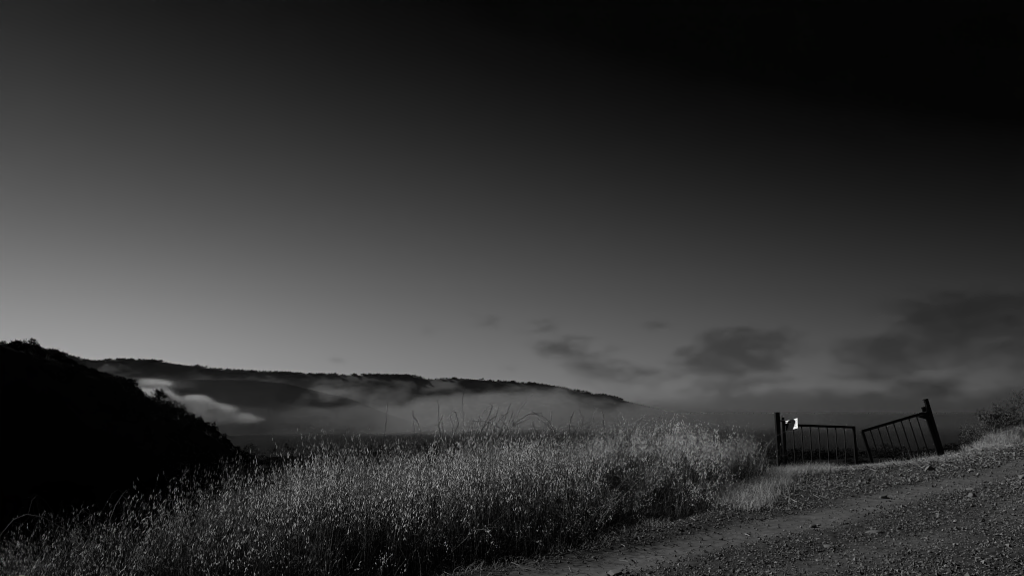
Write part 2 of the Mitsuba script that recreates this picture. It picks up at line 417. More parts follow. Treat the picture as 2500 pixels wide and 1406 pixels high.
far = np.interp(t, [0, 0.4, 1.6, 2.2, 3.0, 4.0, 5.2, 6.6], [0.62, 0.85, 1.14, 1.05, 0.74, 0.78, 1.02, 0.8]) * (1 + 0.12 * patch + 0.16 * fine)
fw = smooth(2.8, 4.0, nx)
tallness = tallness * (1 - fw) + far * fw
thin = 1.0 - 0.95 * smooth(0.0, -0.30, fine + 0.5 * patch) - 0.80 * smooth(-1.5, -6.5, cx)
lean_x, lean_y = 0.16 * nz(cx, cy, 1.3, 66) * 2, 0.16 * nz(cx, cy, 1.3, 67) * 2
k = ku = 1
for i in range(len(cx)):
    if rng.uniform() > thin[i]:
        if t[i] > 0.5:
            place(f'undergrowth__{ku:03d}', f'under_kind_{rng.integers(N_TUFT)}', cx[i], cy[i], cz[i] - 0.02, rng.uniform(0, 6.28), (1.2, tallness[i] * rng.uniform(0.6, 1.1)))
            ku += 1
        continue
    place(f'tall_grass__{k:03d}', f'oat_kind_{rng.integers(N_OAT)}', cx[i], cy[i], cz[i] - 0.02, rng.uniform(0, 6.28), (1.0, tallness[i] * rng.uniform(0.8, 1.2)), math.hypot(lean_x[i], lean_y[i]) + abs(rng.normal(0, 0.06)), math.atan2(lean_y[i], lean_x[i]))
    k += 1
n = 0
while n < 1100:                                              # and over the brow where the slope drops away on the left
    x, y = rng.uniform(-22, -1), rng.uniform(3, 24)
    s, nx_ = dist_line(np.array([x]), np.array([y]), EDGE)
    if not (5.6 < -s[0] < 14) or abs(x) > 1.0 * y + 1:
        continue
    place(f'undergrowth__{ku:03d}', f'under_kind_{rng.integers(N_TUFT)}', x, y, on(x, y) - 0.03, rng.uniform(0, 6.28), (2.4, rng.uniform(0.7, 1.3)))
    ku += 1; n += 1
tag('undergrowth', 'dark leafy undergrowth between the clumps of tall grass', kind='stuff')
tag('tall_grass', 'tall dry wild oat grass filling the verge beside the road', kind='stuff')

k = 1
for x0, x1, cnt, t0, t1, h0, h1 in ((-6, 2.0, 60, -0.15, 0.5, 0.3, 0.7), (3.2, 6.4, 330, -0.5, 1.2, 0.5, 1.2), (5.0, 14.5, 800, -0.32, 0.12, 0.10, 0.34), (12.3, 14.6, 90, -0.1, 0.7, 1.3, 2.4), (6.0, 10.8, 60, 0.3, 1.6, 0.6, 1.1), (11.9, 14.8, 150, -0.2, 1.2, 0.5, 1.3)):
    n = 0
    while n < cnt:
        x = rng.uniform(x0, x1); y = rng.uniform(5, 24)
        s, nx_ = dist_line(np.array([x]), np.array([y]), EDGE)
        if not (t0 < -s[0] < t1):
            continue
        n += 1
        place(f'short_grass__{k:03d}', f'tuft_kind_{rng.integers(N_TUFT)}', x, y, on(x, y) - 0.01, rng.uniform(0, 6.28), (1.0, rng.uniform(h0, h1)))
        k += 1
tag('short_grass', 'short dry grass along the edge of the gravel road', kind='stuff')

# straw lying on the verge of the road
ns = 4200
lx, ly = rng.uniform(-1, 12, ns * 4), rng.uniform(7.5, 21, ns * 4)
s, nx_ = dist_line(lx, ly, EDGE)
ok = (s > -0.4) & (s < 1.3) & (rng.uniform(size=len(lx)) < np.where(nx_ > 3, 1, 0.12) * np.clip(1.2 - s, 0.05, 1)); lx, ly = lx[ok], ly[ok]
a = rng.uniform(0, np.pi, len(lx)); L = rng.uniform(0.04, 0.15, len(lx)); z = land(lx, ly)
dx, dy = np.cos(a) * L / 2, np.sin(a) * L / 2
b0 = np.stack([lx - dx, ly - dy, z + 0.012], 1); b1 = np.stack([lx + dx, ly + dy, z + rng.uniform(0.01, 0.05, len(lx))], 1); w = np.array([0, 0, 0.0028])
v = np.stack([b0 - w, b0 + w, b1 + w, b1 - w], 1).reshape(-1, 3); i4 = 4 * np.arange(len(lx))[:, None]
put('loose_straw', (v, np.vstack([i4 + [0, 1, 2], i4 + [0, 2, 3]])), 'blade_straw', label='bits of broken straw lying on the gravel verge', kind='stuff')


# bent and broken stalks lying through the grass
parts_a, parts_b = [], []
r = np.random.default_rng(77)
while len(parts_a) + len(parts_b) < 620:
    x, y = r.uniform(-9, 5.5), r.uniform(8.5, 18.5)
    s, nx_ = dist_line(np.array([x]), np.array([y]), EDGE)
    if not (0.2 < -s[0] < 6.0) or abs(x) > 0.68 * y:
        continue
    a, L, lift = r.uniform(0, 6.28), r.uniform(0.4, 0.95), r.uniform(0.1, 0.75)
    z0 = on(x, y) + r.uniform(0.05, 0.45); t_ = np.linspace(0, 1, 6)
    p = np.stack([x + math.cos(a) * L * t_, y + math.sin(a) * L * t_, z0 + lift * np.sin(t_ * r.uniform(1.5, 2.8))], 1) + np.cumsum(r.normal(0, 0.012, (6, 3)), 0)
    (parts_a if r.uniform() < 0.7 else parts_b).append(tube(p, np.linspace(0.0026, 0.0014, 6), 3))
put('bent_stalks', join(parts_a), 'stem_straw', label='pale bent and broken stalks lying criss-cross through the tall grass', kind='stuff')
put('dark_bent_stalks', join(parts_b), 'cane_bark', label='dark dead stalks lying criss-cross through the tall grass', kind='stuff')

# ------------------------------------------------------------------ bramble canes, dry stalks and weeds
def arc(p0, p1, rise, r, n=9, wob=0.04):
    """A bent cane from p0 to p1, bowing upward by rise."""
    t = np.linspace(0, 1, n)[:, None]
    p = (1 - t) * np.asarray(p0) + t * np.asarray(p1)
    p[:, 2] += rise * 4 * (t * (1 - t))[:, 0]
    w = np.cumsum(r.normal(0, wob, (n, 3)), 0); w -= t * w[-1]
    return p + w


def cane_mesh(p, r0, r1, r, twigs=5):
    parts = [tube(p, np.linspace(r0, r1, len(p)), 5)]
    for _ in range(twigs):                                  # leaf stubs and side twigs
        i = r.integers(2, len(p)); q = p[i]; d = r.normal(0, 1, 3); d[2] = abs(d[2]); d /= np.linalg.norm(d)
        parts.append(tube(np.array([q, q + d * 0.03, q + d * r.uniform(0.05, 0.11) + [0, 0, -0.01]]), [r1 * 0.8, r1 * 0.6, r1 * 0.3], 4))
    return join(parts)


def bramble(label, canes, seed, group=None, mats=('cane_bark', 'cane_pale'), thick=1.0, name='bramble_bush'):
    r = np.random.default_rng(seed); key = numbered(name)
    for i, (p0, p1, rise) in enumerate(canes):
        p0, p1 = np.array(p0, float), np.array(p1, float)
        p0[2] = on(p0[0], p0[1]) if abs(p0[2]) < 1e-9 else p0[2]
        put(f'{key}__cane' + (f'_{i:03d}' if i else ''), cane_mesh(arc(p0, p1, rise, r), 0.0072 * thick, 0.0042 * thick, r), mats[i % len(mats)], smooth=True)
    tag(key, label, 'bush', group)


def spray(cx, cy, n, seed, reach, high, pale=0.4):
    """Root points and tips of n canes about (cx, cy)."""
    r = np.random.default_rng(seed); out = []
    for _ in range(n):
        a = r.uniform(0, 6.28); q = r.uniform(0.4, 1.7) * reach
        x0, y0 = cx + r.normal(0, 0.22), cy + r.normal(0, 0.22)
        x1, y1 = x0 + math.cos(a) * q, y0 + 0.6 * math.sin(a) * q
        out.append(((x0, y0, 0), (x1, y1, on(x1, y1) + r.uniform(0.42, 0.95) * high), r.uniform(0.0, 0.35)))
    return out


bramble('bramble tangle with the highest canes above the middle of the grass', spray(-0.95, 13.6, 46, 1, 1.0, 1.85), 21)
bramble('low arching bramble canes left of the tallest tangle', spray(-2.45, 12.9, 16, 2, 0.9, 1.5), 22)
bramble('bramble canes right of the tallest tangle, over the middle of the grass', spray(0.6, 14.4, 20, 3, 0.9, 1.5), 23)
bramble('bramble canes standing dark against the valley, left of the feathery grass heads', spray(1.75, 15.0, 18, 4, 0.8, 1.55), 24)
bramble('pale twiggy bramble beside the left gate post', spray(4.95, 17.3, 46, 5, 0.28, 0.75), 25, thick=0.5)
bramble('bramble with a dark fallen cane at the front of the grass by the road', spray(0.95, 10.6, 10, 6, 0.5, 0.5), 26, mats=('cane_pale', 'cane_bark'), thick=0.6)
bramble('bramble with two hooked canes at the far left of the grass', [((-5.4, 10.6, 0), (-6.3, 10.1, -1.75), 0.55), ((-5.0, 10.9, 0), (-5.0, 10.4, -1.55), 0.65), ((-4.6, 10.2, 0), (-4.1, 10.2, -1.3), 0.3),
        ((-5.6, 9.2, 0), (-4.9, 9.0, -1.75), 0.25), ((-4.2, 9.6, 0), (-3.6, 9.8, -1.3), 0.25)], 27, mats=('cane_pale',), thick=0.7)
bramble('sparse bramble among the grass on the left, before the black hillside', spray(-3.9, 11.6, 8, 8, 0.8, 1.05), 28)


def stalk(label, x, y, tip, seed, name='dry_stalk', pods=True):
    r = np.random.default_rng(seed); key = numbered(name)
    p = arc((x, y, on(x, y)), tip, 0.0, r, 10, 0.03)
    put(f'{key}__stem', tube(p, np.linspace(0.0036, 0.0022, 10), 5), 'cane_bark', smooth=True)
    if pods:
        n = 16; i = r.uniform(5, 9, n); c = np.stack([np.interp(i, np.arange(10), p[:, j]) for j in range(3)], 1) + r.normal(0, 0.010, (n, 3))
        put(f'{key}__seed_head', spindles(c, r.normal(0, 0.4, (n, 3)) + [0, 0, 1], r.uniform(0.015, 0.03, n), np.full(n, 0.0045)), 'cane_bark', kind='stuff')
    tag(key, label, 'plant')


stalk('single tall curved stalk left of the bramble tangle, dark against the fog', -2.15, 13.4, (-2.05, 13.4, 0.12), 31)
stalk('tallest thin stalk, bending right above the bramble tangle', -0.95, 13.6, (-0.78, 13.5, 0.40), 32)
stalk('thin stalk left of the tallest stalk, rising from the bramble tangle', -1.1, 13.7, (-1.25, 13.6, 0.16), 33)
stalk('straight stalk left of the bramble tangle leaning left', -1.4, 13.5, (-1.65, 13.5, 0.0), 34)
stalk('lone upright stalk at the right end of the tall grass', 4.85, 17.6, (4.87, 17.6, -0.28), 35)
stalk('small pale weed standing right of the leaning gate post', 9.72, 17.55, (9.70, 17.55, -0.62), 36, name='weed')
stalk('left of two small weeds growing before the leaning gate', 8.02, 16.95, (8.10, 16.95, -0.80), 37, name='weed')
stalk('right of two small weeds growing before the leaning gate', 8.28, 16.98, (8.22, 16.98, -0.83), 38, name='weed')


# ------------------------------------------------------------------ leafy shrubs and trees
def leaves(c, r, lo, hi):
    n = len(c); a = r.normal(size=(n, 3)); a /= np.linalg.norm(a, axis=1, keepdims=True)
    b = np.cross(a, r.normal(size=(n, 3))); b /= np.linalg.norm(b, axis=1, keepdims=True)
    s = r.uniform(lo, hi, n)[:, None]
    v = np.stack([c - a * s, c + b * s * 0.45, c + a * s, c - b * s * 0.45], 1).reshape(-1, 3)
    i = 4 * np.arange(n)[:, None]
    return v, np.vstack([i + [0, 1, 2], i + [0, 2, 3]])


def crown_points(r, n, size, clumps, fill=0.5):
    cc = r.normal(size=(clumps, 3)); cc /= np.linalg.norm(cc, axis=1, keepdims=True)
    cc *= r.uniform(0.35, 1.0, (clumps, 1)) ** 0.6; cc[:, 2] = np.abs(cc[:, 2]) * 1.0
    rad = r.uniform(0.18, 0.42, clumps)
    k = r.integers(0, clumps, n); d = r.normal(size=(n, 3)); d /= np.linalg.norm(d, axis=1, keepdims=True)
    return (cc[k] + d * (rad[k] * r.uniform(fill, 1, n))[:, None]) * np.asarray(size)


def bush(seed, size=(2.2, 2.2, 2.6), n=520, leaf=(0.16, 0.3), clumps=16):
    r = np.random.default_rng(seed)
    c = crown_points(r, n, size, clumps) + [0, 0, 0.15]
    lv = leaves(c, r, *leaf)
    stems = [tube(np.array([[0, 0, -0.6], q * [0.4, 0.4, 0.5], q]), [0.09, 0.05, 0.02], 4) for q in c[r.integers(0, n, 7)]]
    return lv, join(stems)


# the leafy shrub on the bank at the right
for i, (x, y, sx, h, lab) in enumerate(((12.75, 21.4, 0.62, 0.66, 'leafy shrub on the right bank, the left and lower one'), (13.85, 22.0, 0.80, 0.95, 'leafy shrub on the right bank, the taller one cut by the frame'),
                                       (11.75, 20.9, 0.34, 0.36, 'small twiggy shrub beside the right bank, next to the gap'))):
    lv, st = bush(700 + i, (sx, sx * 0.8, h), 4200 if i < 2 else 500, (0.014, 0.030), 30)
    key = numbered('shrub'); o = np.array([x, y, on(x, y) + 0.12])
    put(f'{key}__foliage', (lv[0] + o, lv[1]), 'shrub_leaf')
    put(f'{key}__stems', (st[0] * np.array([1, 1, 0.7]) * 0.25 + o - [0, 0, 0.05], st[1]), 'cane_bark')
    tag(key, lab, 'shrub')

# ------------------------------------------------------------------ the gate
GY = 18.3


def box(w, d, h, bevel=0.004):
    import manifold3d as m3
    b = m3.Manifold.cube([w - 2 * bevel, d - 2 * bevel, h - 2 * bevel], True)
    ball = m3.Manifold.cube([2 * bevel] * 3, True).rotate([45, 0, 0]) if False else m3.Manifold.sphere(bevel, 8)
    m = b.minkowski_sum(ball).to_mesh()
    return np.array(m.vert_properties[:, :3], float), np.array(m.tri_verts)


def turned(mesh, deg, at):
    """Rotate about the y axis (lean in the plane of the gate; positive leans the top to the left) and move."""
    v, f = mesh; a = math.radians(deg); c, s = math.cos(a), math.sin(a)
    return np.stack([v[:, 0] * c - v[:, 2] * s, v[:, 1], v[:, 0] * s + v[:, 2] * c], 1) + np.asarray(at, float), f


def beam(p, q, w, d, y):
    """A square bar in the plane y from (x,z) p to q: w across, d deep."""
    p, q = np.array(p, float), np.array(q, float); L = np.linalg.norm(q - p); u = (q - p) / L
    ang = math.degrees(math.atan2(-u[0], u[1]))
    return turned(box(w, d, L), ang, [(p[0] + q[0]) / 2, y, (p[1] + q[1]) / 2])


def rod(p, q, r, y):
    return tube(np.array([[p[0], y, p[1]], [(p[0] + q[0]) / 2, y, (p[1] + q[1]) / 2], [q[0], y, q[1]]]), r, 8)


def plate(poly, y, thick):
    import shapely.geometry as sg
    m = trimesh.creation.extrude_polygon(sg.Polygon(poly), thick, engine='earcut')
    v = np.array(m.vertices)
    return np.stack([v[:, 0], y - thick / 2 + v[:, 2], v[:, 1]], 1), np.array(m.faces)[:, ::-1]


def gpart(key, mesh, mat='black_paint', smooth_=False, label=None):
    put(numbered(key), mesh, mat, smooth=smooth_, label=label)


# left post, upright
tag('gate_post', 'upright black square post at the left end of the gate', 'post')
gpart('gate_post__post', beam((5.97, -1.95), (5.97, -0.06), 0.095, 0.095, GY))
gpart('gate_post__cap_plate', turned(box(0.10, 0.10, 0.008, 0.002), 0, [5.97, GY, -0.057]))
gpart('gate_post__hinge', beam((6.02, -0.245), (6.075, -0.245), 0.035, 0.03, GY))
gpart('gate_post__hinge', beam((6.02, -1.25), (6.075, -1.25), 0.035, 0.03, GY))
# left leaf, sagging a little at its free end
tag('metal_gate', 'left leaf of the black barred gate, hanging almost level', 'gate')
gpart('metal_gate__hinge_stile', beam((6.105, -1.58), (6.105, -0.24), 0.06, 0.055, GY))
gpart('metal_gate__top_rail', beam((6.137, -0.333), (7.645, -0.388), 0.055, 0.05, GY + 0.001))
gpart('metal_gate__bottom_rail', beam((6.137, -1.50), (7.665, -1.55), 0.055, 0.05, GY + 0.001))
gpart('metal_gate__end_stile', beam((7.69, -1.585), (7.675, -0.362), 0.058, 0.052, GY))
for i in range(7):
    x = 6.315 + 0.1905 * i
    gpart('metal_gate__bar', rod((x + 0.005, -1.50), (x, -0.35), 0.0135, GY), smooth_=30)
gpart('metal_gate__corner_plate', plate([(6.14, -0.30), (6.24, -0.305), (6.275, -0.35), (6.29, -0.45), (6.14, -0.455)], GY - 0.034, 0.008))
ball = trimesh.creation.icosphere(subdivisions=2, radius=0.033)
gpart('metal_gate__stile_cap', (np.array(ball.vertices) * [1, 1, 1.15] + [6.098, GY, -0.198], np.array(ball.faces)), smooth_=True)
gpart('metal_gate__latch_rod', rod((6.07, -0.262), (6.19, -0.285), 0.010, GY - 0.03), smooth_=30)

# the notice: a sheet of white card turned towards the sun, tied to the corner of the left leaf
SN = np.array([-0.86, -0.46, 0.24]); SN /= np.linalg.norm(SN)
SU = np.cross(np.array([0, 0, 1.0]), SN); SU /= np.linalg.norm(SU); SV = np.cross(SN, SU)
SC = np.array([6.245, GY - 0.115, -0.325])
roll = math.radians(12)
SU, SV = SU * math.cos(roll) + SV * math.sin(roll), SV * math.cos(roll) - SU * math.sin(roll)
if SU[0] < 0:
    SU, SV = -SU, -SV
if SV[2] < 0:
    SV = -SV


def on_sign(poly, lift, thick):
    import shapely.geometry as sg
    m = trimesh.creation.extrude_polygon(sg.Polygon(poly), thick, engine='earcut')
    v = np.array(m.vertices)
    return SC + np.outer(v[:, 0], SU) + np.outer(v[:, 1], SV) + np.outer(v[:, 2] + lift, SN), np.array(m.faces)


tag('notice_sign', 'white paper notice on the left gate leaf, brightly sunlit', 'sign')
gpart('notice_sign__sheet', on_sign([(-0.17, -0.115), (0.17, -0.115), (0.17, 0.115), (-0.17, 0.115)], -0.004, 0.004), 'paper')
for x0, x1, y0, y1 in ((-0.10, 0.0, 0.055, 0.080), (0.02, 0.14, 0.062, 0.070), (0.02, 0.12, 0.035, 0.041), (0.03, 0.13, 0.010, 0.015), (0.05, 0.12, -0.025, -0.018), (0.06, 0.13, -0.055, -0.050)):
    gpart('notice_sign__print', on_sign([(x0, y0), (x1, y0), (x1, y1), (x0, y1)], 0.001, 0.001), 'ink')

# right post and leaf, leaning together
tag('gate_post_001', 'black post at the right end of the gate, leaning far to the left', 'post')
COUNT.update({})
RY = 18.7
gpart('gate_post_001__post', beam((10.02, -1.85), (9.545, 0.235), 0.08, 0.08, RY))
gpart('gate_post_001__cap_plate', turned(box(0.10, 0.10, 0.008, 0.002), 12.9, [9.544, RY, 0.24]))
gpart('gate_post_001__hinge', beam((9.475, 0.065), (9.50, -0.045), 0.085, 0.05, RY))
gpart('gate_post_001__hinge', beam((9.72, -1.05), (9.745, -1.15), 0.085, 0.05, RY))
tag('metal_gate_001', 'right leaf of the black barred gate, tipped steeply with its leaning post', 'gate')
u = np.array([9.49 - 8.01, -0.06 + 0.48]); u /= np.linalg.norm(u); dn = np.array([0.245, -0.9695])
tl, tr_ = np.array([8.02, -0.488]), np.array([9.47, -0.075])
gpart('metal_gate_001__top_rail', beam(tl, tr_, 0.058, 0.05, RY + 0.001))
gpart('metal_gate_001__end_stile', beam(tl + u * 0.015 + dn * 1.25, tl + u * 0.015 - dn * 0.0, 0.062, 0.055, RY))
gpart('metal_gate_001__hinge_stile', beam(tr_ + u * 0.05 + dn * 1.30, tr_ + u * 0.05 - dn * 0.01, 0.075, 0.055, RY))
gpart('metal_gate_001__bottom_rail', beam(tl + dn * 1.2 + u * 0.05, tr_ + dn * 1.2 + u * 0.02, 0.055, 0.05, RY + 0.001))
for i in range(7):
    q = tl + (tr_ - tl) * (0.135 + 0.1245 * i)
    gpart('metal_gate_001__bar', rod(q + dn * 1.2, q + dn * 0.02, 0.0135, RY), smooth_=30)
g0 = tr_ - u * 0.19 + dn * 0.03
gpart('metal_gate_001__corner_plate', plate([tuple(g0), tuple(tr_ + u * 0.02 + dn * 0.155), tuple(tr_ + u * 0.07 + dn * 0.03)], RY - 0.032, 0.008))

# ------------------------------------------------------------------ the black hillside on the left, its scrub and trees
CREST = np.array([(-46, -40, 12), (-48, 20, 11), (-52.2, 67.5, 9.8), (-70.3, 110, 8.9), (-73.0, 120, 8.7), (-75.7, 133.8, 8.0), (-76.9, 144, 6.6), (-77.6, 154.2, 5.3), (-77.6, 162.7, 3.8),
                  (-77.1, 169.5, 0.4), (-75.5, 184.8, -2.6), (-74.3, 191.6, -4.3), (-71.6, 205.2, -9.2), (-69.5, 213.7, -12.6), (-68.2, 218.8, -15.0), (-66, 229, -20.5), (-55, 250, -26), (-40, 290, -45), (-25, 330, -64)], float)
m = np.arange(len(CREST)); mm = np.linspace(0, len(CREST) - 1, 160)
cr = np.stack([np.interp(mm, m, CREST[:, j]) for j in range(3)], 1)
acr = np.concatenate([-np.array([170, 90, 50, 28, 16, 9, 5, 2.5, 1.0]), np.linspace(0, 95, 48)])
A, C = np.meshgrid(acr, np.arange(160), indexing='xy')
nd = np.array([0.97, -0.24])
HX, HY = cr[:, None, 0] + A * nd[0], cr[:, None, 1] + A * nd[1]
fall = np.where(A > 0, 0.80 * np.maximum(A, 0) - 0.8 * (1 - np.exp(-np.maximum(A, 0) / 1.0)) * 1.0, 0.16 * -A)
HZ = cr[:, None, 2] - fall + (1.6 * nz(HX, HY, 14, 71) + 0.6 * nz(HX, HY, 4, 73)) * smooth(-40, 3, A) * (0.35 + 0.65 * smooth(0, 6, np.abs(A)))
HZ = np.maximum(HZ, -66)
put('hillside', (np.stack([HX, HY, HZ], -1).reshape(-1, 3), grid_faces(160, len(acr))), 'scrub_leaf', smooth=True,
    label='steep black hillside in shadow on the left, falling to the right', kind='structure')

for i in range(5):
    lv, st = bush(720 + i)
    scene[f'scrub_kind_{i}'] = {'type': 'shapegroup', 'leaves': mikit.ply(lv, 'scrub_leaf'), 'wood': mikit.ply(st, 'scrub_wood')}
k = 1
for _ in range(420):
    i, j = rng.integers(34, 156), rng.integers(9, 50)
    sc = rng.uniform(0.45, 1.0)
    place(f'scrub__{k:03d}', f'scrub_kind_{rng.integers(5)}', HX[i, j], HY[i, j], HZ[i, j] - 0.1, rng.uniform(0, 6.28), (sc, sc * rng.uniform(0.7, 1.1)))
    k += 1
n = 0
while n < 1500:                                              # low scrub on the shoulder below the verge, behind the gate and the grass
    y = 22 + 135 * rng.uniform() ** 1.3; x = rng.uniform(-0.62, 0.78) * y
    s, nx_ = dist_line(np.array([x]), np.array([y]), EDGE)
    if -s[0] < (4.5 if nx_[0] > 4.6 else 7.0):
        continue
    sc = rng.uniform(0.12, 0.20) * np.interp(y, [22, 60, 160], [0.9, 1.6, 3.0])
    place(f'scrub__{k:03d}', f'scrub_kind_{rng.integers(5)}', x, y, on(x, y) - 0.05, rng.uniform(0, 6.28), (sc * 1.5, sc * rng.uniform(0.5, 0.8)))
    k += 1; n += 1
n = 0
while n < 520:                                               # ground cover on the pad round the gate, too low to hide it
    x, y = rng.uniform(4.5, 17), rng.uniform(17.0, 25)
    s, nx_ = dist_line(np.array([x]), np.array([y]), EDGE)
    if not (0.9 < -s[0] < 6.5) or nx_[0] < 4.9:
        continue
    sc = rng.uniform(0.035, 0.075)
    place(f'scrub__{k:03d}', f'scrub_kind_{rng.integers(5)}', x, y, on(x, y) - 0.02, rng.uniform(0, 6.28), (sc * 2.4, sc * rng.uniform(0.5, 1.0)))
    k += 1; n += 1
tag('scrub', 'dark scrub covering the shadowed hillside', kind='stuff')


def crest_at(y):
    o = np.argsort(cr[:, 1])
    return np.interp(y, cr[o, 1], cr[o, 0]), np.interp(y, cr[o, 1], cr[o, 2])


# bushes that stand out on the skyline: depth along the crest, width, height
SKYLINE = [(116, .30, .34), (121, .45, .42), (131, .40, .35), (136, .42, .30), (143, .35, .35), (147, .42, .42), (151, .50, .45), (155, .55, .5), (158.5, .62, .55), (162, .7, .7), (165, .75, .62), (167.5, .6, .5),
           (172, .65, .72), (174.5, .95, 1.12), (178, .8, 1.0), (182, .75, .95), (186.5, .7, .7), (190, .6, .7), (193, .5, .9), (196, .75, .95), (200.5, .85, .9), (205, .5, .6), (209, .45, .6), (212, .6, .6), (216, .6, .75), (221, .6, .8), (226, .6, .8)]
for i, (y, w, h) in enumerate(SKYLINE):
    x, z = crest_at(y); r = np.random.default_rng(800 + i)
    q = 1.5 if y < 200 else 1.15; w, h = w * q, h * q * 0.95; lv, st = bush(740 + i, (2.2 * w, 2.2 * w, 2.2 * h), 1500, (0.16, 0.32), 26)
    key = numbered('hill_bush'); o = np.array([x + 0.3, y, z - 0.25])
    put(f'{key}__foliage', (lv[0] + o, lv[1]), 'scrub_leaf')
    put(f'{key}__stems', (st[0] * [w, w, h] + o, st[1]), 'scrub_wood')
    own = {174.5: 'big dense dark bush right under the airy tree on the left hillside', 200.5: 'flat-topped dark bush low on the skyline of the left hillside', 162: 'tall dark bush at the edge of the notch left of the airy tree',
           182: 'dark rounded bush stepping down right of the airy tree', 116: 'highest dark bush on the left hillside, near the frame edge', 226: 'lowest dark bush at the foot of the left hillside skyline'}
    if y in own:
        tag(key, own[y], 'bush')
    else:
        tag(key, 'dark round bush on the skyline of the black hillside', 'bush', 'bushes along the skyline of the left hillside')


def open_tree(key, base, height, seed, label, spread=1.0, category='tree', count=2600):
    """A wide open crown: several limbs from low down, forking into twigs with loose leaf tufts and sky showing between them."""
    r = np.random.default_rng(seed); b = np.asarray(base, float)
    trunk = tube(b + np.array([[0, 0, -0.8], [0.05, 0, 0.0], [0.0, 0, height * 0.18]]), [0.16, 0.14, 0.10], 6)
    limbs, tips = [], []
    for i in range(17):
        a = i * 2.4 + r.uniform(-.4, .4); q = b + [0, 0, height * 0.15]; w = r.uniform(0.35, 1.0)
        e = b + np.array([math.cos(a) * spread * w * 0.42 * height, math.sin(a) * spread * w * 0.42 * height, height * (0.95 - 0.45 * w * w) * r.uniform(0.8, 1.05)])
        limbs.append(tube(np.array([q, q * 0.4 + e * 0.6 + [0, 0, 0.08 * height], e]), [0.07, 0.045, 0.02], 4))
        for _ in range(6):
            t_ = e + r.normal(0, 0.10 * height, 3) * [1.2, 1.2, .7]; limbs.append(tube(np.array([q * .3 + e * .7, (e + t_) / 2, t_]), [0.03, 0.022, 0.012], 4)); tips.append(t_)
    tips = np.array(tips)
    c = tips[r.integers(0, len(tips), count)] + r.normal(0, 0.05 * height, (count, 3))
    put(f'{key}__trunk', trunk, 'scrub_wood'); put(f'{key}__limbs', join(limbs), 'scrub_wood'); put(f'{key}__crown', leaves(c, r, 0.05, 0.12), 'scrub_leaf')
    tag(key, label, category)


x, z = crest_at(174.5)
open_tree('open_tree', (x - 0.3, 176.5, z + 1.8), 3.3, 5, 'small airy tree standing out of the dark bushes on the left hillside', 1.0)
x, z = crest_at(115)
for i, (y, h, lab) in enumerate(((117, 1.5, 'thin bare bush on the upper skyline of the left hillside'), (126, 1.5, 'low twiggy bush on the skyline where the far ridge begins'))):
    x, z = crest_at(y)
    open_tree(numbered('twiggy_bush'), (x, y, z - 0.2), h, 40 + i, lab, 1.5, 'bush', 260)
k = 1
for _ in range(260):                                         # dry grass on the sunlit top of the hill
    i = rng.integers(34, 70); q = rng.uniform(-4, 2.5)
    x, y = cr[i, 0] + q * nd[0] + rng.normal(0, .3), cr[i, 1] + q * nd[1] + rng.normal(0, 1.0)
    _, zc = crest_at(y)
    place(f'hill_grass__{k:03d}', f'tuft_kind_{rng.integers(N_TUFT)}', x, y, zc - 0.8 * max(q, 0) + 0.1, rng.uniform(0, 6.28), (3.0, rng.uniform(1.2, 2.6)))
    k += 1
tag('hill_grass', 'dry grass on the sunlit crest of the left hillside', kind='stuff')

# ------------------------------------------------------------------ the valley and the far ridges
FLOOR = -62.0
vx = axis([(-14000, -3000, 1000), (-3000, 3000, 60), (3000, 14000, 1000)]); vy = axis([(-3000, 60, 500), (60, 3600, 40), (3600, 16000, 800)])
X, Y = np.meshgrid(vx, vy, indexing='ij')
Z = FLOOR + 5 * nz(X, Y, 500, 81)
put('valley_floor', (np.stack([X, Y, Z], -1).reshape(-1, 3), grid_faces(len(vx), len(vy))), 'far_land', smooth=True,
    label='dark valley floor under the fog, reaching to the horizon', kind='structure')


def ridge(crest, depth_front, seed, back=700, rough_=7.0):
    c = np.array(crest, float); m = np.linspace(0, len(c) - 1, 260); b = np.arange(len(c))
    k_ = np.stack([np.interp(m, b, c[:, j]) for j in range(3)], 1)
    ker = np.ones(5) / 5
    for j in range(3):
        k_[2:-2, j] = np.convolve(k_[:, j], ker, 'valid')
    a = np.concatenate([-np.linspace(back, 20, 14), [-8, 0, 8], np.linspace(20, depth_front, 44)])
    A, _ = np.meshgrid(a, np.arange(len(k_)), indexing='xy')
    X, Y = k_[:, None, 0] + 0 * A, k_[:, None, 1] - A
    d = np.maximum(A, 0) / depth_front
    top = k_[:, None, 2]
    Z = np.where(A > 0, top - (top - FLOOR + 4) * (1 - (1 - d) ** 2.1) , top - 0.25 * -A)
    gully = np.abs(nz(X, Y * 0.35, 150, seed)) * 2 - 0.3
    Z = Z + (26 * gully * smooth(0, 0.35, d) + rough_ * nz(X, Y, 45, seed + 1)) * smooth(0, 60, np.abs(A)) * smooth(1.0, 0.6, d) + 1.5 * nz(X, Y, 18, seed + 2)
    return X, Y, np.maximum(Z, FLOOR - 4), k_


